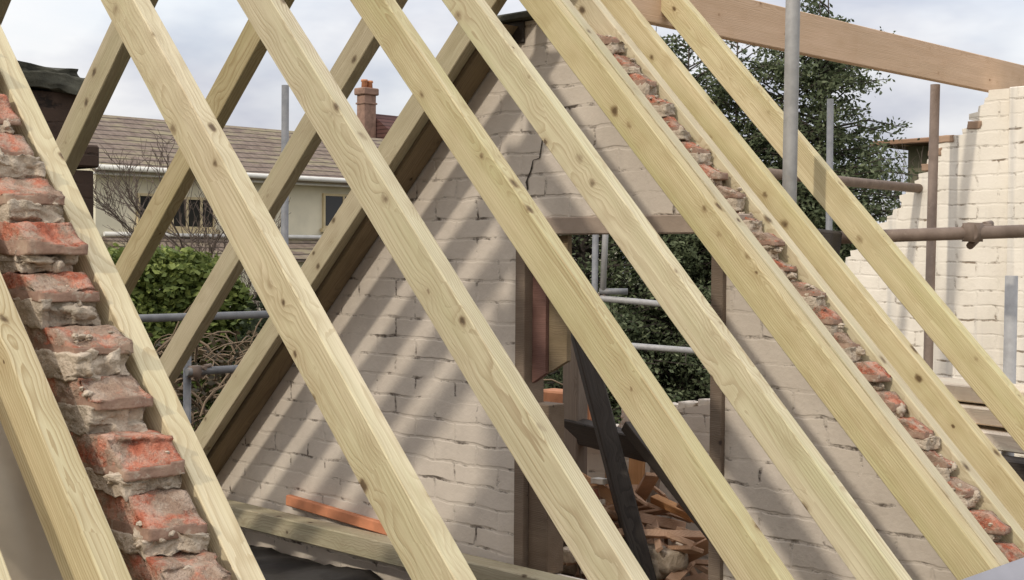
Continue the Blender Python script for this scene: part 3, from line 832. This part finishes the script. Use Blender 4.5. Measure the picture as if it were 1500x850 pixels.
# red roofed house with chimney further off
rh = empty('red_roof_house', (-32.2, 30, GROUND), 'distant house with a red tiled roof and a tall brick chimney with orange pot', 'house')
MB().box(-34.6, -29.8, 27.6, 38, GROUND, 1.9).build('wall', RENDER_, rh)
rr = MB(); rr.prism([(-29.4,1.85),(-32.2,3.66),(-35,1.85)], 'y', 27.95, 38.3)
rro = rr.build('roof', REDTILE, rh)
MB().box(-32.3, -31.9, 27.42, 27.92, 1.95, 4.22, .01).build('chimney', CHIMB, rro)
MB().box(-32.37, -31.83, 27.34, 28.0, 4.225, 4.46, .03).build('chimney', CHIMB, rro)
MB().box(-32.33, -31.87, 27.385, 27.955, 3.92, 3.98, .01).build('chimney', CHIMB, rro)
MB().tube([(-32.08,27.56,4.463),(-32.08,27.56,4.66),(-32.08,27.56,4.68),(-32.08,27.56,4.74)], [.105,.095,.12,.11], 12).build('chimney_pot', TERRA, rro)
MB().tube([(-32.08,27.79,4.463),(-32.08,27.79,4.64),(-32.08,27.79,4.66),(-32.08,27.79,4.72)], [.10,.09,.115,.105], 12).build('chimney_pot', TERRA, rro)

# house behind the cream gable
oh = empty('orange_roof_house', (-8.5, 23, GROUND), 'low house with an orange-brown tiled roof between the conifers and the cream gable', 'house')
MB().box(-9.3, -4.0, 21.9, 27, GROUND, 1.02).build('wall', BACKWALL, oh)
rr = MB(); rr.prism([(21.3,1.0),(21.3,1.08),(24.4,1.40),(27.4,1.0)], 'x', -9.75, -3.6); rr.build('roof', BROWNTILE, oh)

# ------------------------------------------------------------------ vegetation
def leaf_mesh(name, centres, size, rs, droop=.3, aspect=2.2):
    """many small leaf quads round the given centres (numpy n x 3)"""
    n = len(centres)
    a = rs.normal(size=(n, 3)); a[:, 2] = a[:, 2]*.6 - droop
    a /= np.linalg.norm(a, axis=1)[:, None]
    b = np.cross(a, rs.normal(size=(n, 3))); b /= np.linalg.norm(b, axis=1)[:, None] + 1e-9
    L = size*rs.uniform(.6, 1.35, n)[:, None]; w = L/aspect
    v = np.empty((n, 4, 3))
    v[:, 0] = centres - a*L*.5; v[:, 2] = centres + a*L*.5
    v[:, 1] = centres + b*w*.5 + a*L*.08; v[:, 3] = centres - b*w*.5 + a*L*.08
    me = bpy.data.meshes.new(name)
    me.from_pydata(v.reshape(-1, 3).tolist(), [], [(4*i, 4*i+1, 4*i+2, 4*i+3) for i in range(n)])
    return me

def conifer(seed, H, R, nb, per, top_sparse=.5):
    rs = np.random.RandomState(seed)
    mb = MB()
    mb.tube([(0,0,0),(.05,.02,H*.4),(0,.03,H*.8),(.02,0,H)], [.19,.11,.022,.005], 8)
    cs = []
    for i in range(nb):
        t = rs.uniform(.12, .985)
        z = H*t
        r = R*(1-t)**.44*rs.uniform(.45, 1.25) + .10
        if t > .92 and rs.rand() < .6: continue
        if t > .68 and rs.rand() < top_sparse*(.30+1.3*(t-.68)): continue
        az = rs.uniform(0, 2*math.pi)
        dz = rs.uniform(-.12, .25)*r
        tip = np.array([r*math.cos(az), r*math.sin(az), z+dz])
        base = np.array([.02, .02, z-.1])
        mid = (base+tip)/2 + np.array([0, 0, .10*r])
        mb.tube([tuple(base), tuple(mid), tuple(tip)], [.022*(1.2-t)+.006, .014*(1.2-t)+.004, .004], 4, cap=False)
        m = int(per*(.35+r/R))
        s = np.sqrt(rs.uniform(.03, 1.0, m))
        p = base[None]*(1-s)[:, None] + tip[None]*s[:, None]
        p[:, 2] += .10*r*4*(s*(1-s))
        p += rs.normal(size=(m, 3))*np.array([.085, .085, .05])*(.5+.6*r/R)
        p[:, 2] -= rs.exponential(.05, m)
        cs.append(p)
    return mb.mesh('trunk'), leaf_mesh('crown', np.concatenate(cs), .072, rs, .45, 2.2)

def tree_thing(name, loc, meshes, mats, label, cat, group=None, sc=1.0, rz=0):
    r = empty(name, loc, label, cat, group)
    r.scale = (sc, sc, sc); r.rotation_euler = (0, 0, rz)
    for nm, me, m in zip(('trunk', 'crown'), meshes, mats):
        if not me.materials: me.materials.append(m)
        o = bpy.data.objects.new(nm, me); COL.objects.link(o); o.parent = r
    return r
cA = conifer(3, 7.3, 1.6, 430, 85, .9)
cB = conifer(8, 7.1, 1.4, 390, 85, .9)
GC = 'dark conifers behind the gable'
tm = (BARK, CONIFER)
for (x, y, z, me, sc, rz, lab) in (
    (-7.75, 11.0, GROUND, cA, .93, 0, 'leftmost conifer of the row, dark behind the left half of the doorway'),
    (-7.35, 11.9, GROUND, cB, .91, 1, 'conifer with sky showing through its top, just below the near end of the ridge board'),
    (-6.85, 11.95, GROUND, cA, .90, 2.2, 'dark conifer filling the gap left of the rafter fixed to the ridge board'),
    (-6.45, 12.4, GROUND, cB, .925, 3.1, 'conifer just left of the tall galvanised pole below the ridge board'),
    (-6.15, 13.0, GROUND, cA, .92, 4.4, 'dense dark conifer directly right of the tall galvanised pole'),
    (-5.95, 13.6, GROUND, cB, 1.0, 5.0, 'conifer behind the faint grey pole, thin bare leader above the ridge board'),
    (-5.8, 13.15, GROUND, cA, .94, 5.6, 'rightmost tall conifer beside the orange-brown roof, thin bare leader above the ridge board'),
    (-5.1, 13.3, GROUND, cB, .52, .7, 'short dark conifer at the right end of the row beside the cream gable')):
    tree_thing('conifer', (x, y, z), me, tm, lab, 'tree', GC, sc, rz)

def twiggy(seed, H, levels, spread, r0, up=.35):
    rg = random.Random(seed); mb = MB()
    def grow(p, d, L, r, lev):
        pts = [p]; q = p.copy(); dd = d.copy()
        for i in range(3):
            dd = (dd + Vector((rg.uniform(-.22,.22), rg.uniform(-.22,.22), rg.uniform(-.1,.2)))).normalized()
            q = q + dd*L/3; pts.append(q.copy())
        mb.tube(pts, [r, r*.85, r*.7, r*.55], 5 if lev > 1 else 4, cap=False)
        if lev == 0: return
        for k in range(rg.choice((3, 3, 4))):
            i = rg.choice((1, 2, 3, 3))
            nd = (dd + Vector((rg.uniform(-1,1), rg.uniform(-1,1), rg.uniform(-.4,1)*up*2))*spread).normalized()
            grow(pts[i], nd, L*rg.uniform(.55,.82), max(r*.55, .0045), lev-1)
    grow(Vector((0,0,0)), Vector((.03,.02,1)), H, r0, levels)
    return mb.mesh('branches')
o = link('bare_tree', twiggy(5, 2.15, 6, .8, .06), TWIG); o.location = (-12.6, 8.25, GROUND-.05); o.scale = (.86,.86,.86)
tag(o, 'leafless tree with fine twigs in front of the cream house at left', 'tree')
o = link('bare_shrub', twiggy(11, 1.5, 5, .85, .05), TWIG); o.location = (-12.0, 8.6, GROUND+1.0)
tag(o, 'small leafless shrub before the left window of the cream house', 'shrub')
o = link('bare_tree', twiggy(15, 2.4, 5, .6, .07), TWIG); o.location = (-7.45, 19.1, GROUND-.3)
tag(o, 'leafless pale tree just right of the conifers above the orange-brown roof', 'tree')

# hedge
rs = np.random.RandomState(4)
n = 42000
hx = rs.uniform(-10.2, -9.0, n); hy = rs.uniform(5.0, 7.0, n); hz = GROUND + .2 + 3.3*rs.uniform(0, 1, n)**.6
hz -= .28*np.clip(np.abs(hy-6.0)-.55, 0, 1)**2/.2*np.clip((hz+3)/1.8, 0, 1)
kind = rs.rand(n)
m = kind < .55; hx[m] = -9.0 + rs.normal(size=m.sum())*.07 + .08*np.sin(hy[m]*3+hz[m]*4)
m2 = kind > .78; hz[m2] = -1.20 - .30*np.clip(np.abs(hy[m2]-6.0)-.55, 0, 1)**2/.2 + rs.normal(size=m2.sum())*.05 + .06*np.sin(hy[m2]*2.3)
he = empty('hedge', (-9.6, 6, GROUND), 'clipped rounded yellow-green hedge behind the scaffold ledger at left', 'hedge')
link('foliage', leaf_mesh('foliage', np.stack([hx, hy, hz], 1), .085, rs, -.1, 1.7), HEDGE, he)
MB().box(-10.0, -9.25, 5.2, 6.8, GROUND, -1.75, .1).build('branch_core', m_plain('hedge_core', (.03,.04,.015), .95), he)

# brambles
def bramble(seed, n, box):
    rg = random.Random(seed); mb = MB()
    for i in range(n):
        p = Vector((rg.uniform(*box[0]), rg.uniform(*box[1]), rg.uniform(*box[2])))
        d = Vector((rg.uniform(-1,1), rg.uniform(-1,1), rg.uniform(.0,1.4))).normalized()
        pts = [p]; L = rg.uniform(.25, .8)
        for k in range(6):
            d = (d + Vector((rg.uniform(-.35,.35), rg.uniform(-.35,.35), -.22+rg.uniform(-.2,.12)))).normalized()
            p = p + d*L/6; pts.append(p.copy())
        r = rg.uniform(.003, .010)
        mb.tube(pts, [r]*6+[r*.4], 4, cap=False)
    return mb.mesh('stems')
br = empty('bramble_thicket', (-5.2, 4.6, GROUND), 'tangle of dry brown bramble stems below the scaffold ledger', 'bramble')
link('stems', bramble(3, 1100, ((-6.2,-4.5), (3.2, 6.6), (-3.6,-1.75))), BRAM, br)
rs = np.random.RandomState(14)
cs = np.stack([rs.uniform(-6.4,-4.6,9000), rs.uniform(3.2,6.8,9000), -4.6+2.9*rs.uniform(0,1,9000)**.7], 1)
link('dead_leaves', leaf_mesh('dl', cs, .06, rs, .2, 1.6), leafmat('dead_leaf', (.035,.028,.014), (.085,.06,.03)), br)
sh = empty('evergreen_shrub', (-5.6, 6.3, GROUND), 'dark glossy shrub right of the hedge above the ledger', 'shrub')
cs = rs.normal(size=(7000,3)); cs /= np.linalg.norm(cs,axis=1)[:,None]; cs *= rs.uniform(.3,1,7000)[:,None]**.5
cs = cs*np.array([.9,.8,1.55]) + np.array([-7.6,6.75,-2.75])
link('foliage', leaf_mesh('sf', cs, .09, rs, .1, 1.8), leafmat('shrub_leaf', (.018,.026,.010), (.05,.065,.028)), sh)

# ------------------------------------------------------------------ sky, sun, camera
wd = bpy.data.worlds.new('World'); S.world = wd; wd.use_nodes = True
t = wd.node_tree; N = t.nodes; L = t.links
bg = N['Background']; bg.inputs['Strength'].default_value = .15
sky = N.new('ShaderNodeTexSky'); sky.sky_type = 'NISHITA'; sky.sun_disc = False
to_sun = Vector((.079, -1, .676)).normalized()
sky.sun_elevation = math.asin(to_sun.z); sky.sun_rotation = math.atan2(to_sun.x, to_sun.y)
sky.air_density = 1.0; sky.dust_density = 2.0
tc = N.new('ShaderNodeTexCoord'); mp = N.new('ShaderNodeMapping'); mp.inputs['Scale'].default_value = (1, 1, 2.6)
L.new(tc.outputs['Generated'], mp.inputs[0])
nz = N.new('ShaderNodeTexNoise'); nz.inputs['Scale'].default_value = 3.1; nz.inputs['Detail'].default_value = 6; nz.inputs['Roughness'].default_value = .52; nz.inputs['Distortion'].default_value = .3
L.new(mp.outputs[0], nz.inputs['Vector'])
cr = N.new('ShaderNodeValToRGB'); cr.color_ramp.elements[0].position = .33; cr.color_ramp.elements[0].color = (.72,.72,.72,1)
cr.color_ramp.elements[1].position = .56; cr.color_ramp.elements[1].color = (.97,.97,.97,1)
L.new(nz.outputs['Fac'], cr.inputs[0])
nz2 = N.new('ShaderNodeTexNoise'); nz2.inputs['Scale'].default_value = 5.0; nz2.inputs['Detail'].default_value = 5
mp2 = N.new('ShaderNodeMapping'); mp2.inputs['Scale'].default_value = (1, 1, 2.4); mp2.inputs['Location'].default_value = (3, 1, 5)
L.new(tc.outputs['Generated'], mp2.inputs[0]); L.new(mp2.outputs[0], nz2.inputs['Vector'])
cl = N.new('ShaderNodeValToRGB')
cl.color_ramp.elements[0].position = .40; cl.color_ramp.elements[0].color = (.41, .42, .47, 1)
cl.color_ramp.elements[1].position = .60; cl.color_ramp.elements[1].color = (.64, .635, .635, 1)
L.new(nz2.outputs['Fac'], cl.inputs[0])
sc_ = N.new('ShaderNodeMix'); sc_.data_type = 'RGBA'; sc_.blend_type = 'MULTIPLY'; sc_.inputs[0].default_value = 1; sc_.inputs[7].default_value = (9, 9, 9, 1)
L.new(cl.outputs[0], sc_.inputs[6])
mx = N.new('ShaderNodeMix'); mx.data_type = 'RGBA'
L.new(cr.outputs[0], mx.inputs[0]); L.new(sky.outputs[0], mx.inputs[6]); L.new(sc_.outputs[2], mx.inputs[7])
# overcast sky: brighter overhead than at the horizon
sz = N.new('ShaderNodeSeparateXYZ'); L.new(tc.outputs['Generated'], sz.inputs[0])
ma = N.new('ShaderNodeMath'); ma.operation = 'MULTIPLY_ADD'; ma.use_clamp = False
mc_ = N.new('ShaderNodeMath'); mc_.operation = 'MAXIMUM'; mc_.inputs[1].default_value = 0; L.new(sz.outputs[2], mc_.inputs[0])
ma.inputs[1].default_value = 1.25; ma.inputs[2].default_value = .76; L.new(mc_.outputs[0], ma.inputs[0])
vs_ = N.new('ShaderNodeVectorMath'); vs_.operation = 'SCALE'
L.new(mx.outputs[2], vs_.inputs[0]); L.new(ma.outputs[0], vs_.inputs['Scale'])
L.new(vs_.outputs[0], bg.inputs[0])

sl = bpy.data.lights.new('sun', 'SUN'); sl.energy = 1.4; sl.angle = math.radians(1.8); sl.color = (1, .93, .82)
so = bpy.data.objects.new('sun', sl); COL.objects.link(so)
so.rotation_mode = 'QUATERNION'; so.rotation_quaternion = (-to_sun).to_track_quat('-Z', 'Y')

cd = bpy.data.cameras.new('camera'); co = bpy.data.objects.new('camera', cd); COL.objects.link(co)
cd.sensor_width = 36; cd.lens = 36*1994.71/1500; cd.clip_start = .05; cd.clip_end = 800
right = Vector((.71380834, .70030848, .00675938)); up = Vector((-.02233433, .01311611, .99966452)); fw = Vector((-.69998488, .71371983, -.02500331))
co.matrix_world = Matrix(((right.x, up.x, -fw.x, CAM.x), (right.y, up.y, -fw.y, CAM.y), (right.z, up.z, -fw.z, CAM.z), (0, 0, 0, 1)))
S.camera = co
S.view_settings.view_transform = 'Standard'; S.view_settings.look = 'None'
S.view_settings.exposure = 0.3; S.view_settings.gamma = 1.0; S.view_settings.use_curve_mapping = False
S.cycles.max_bounces = 6
S.cycles.use_denoising = True
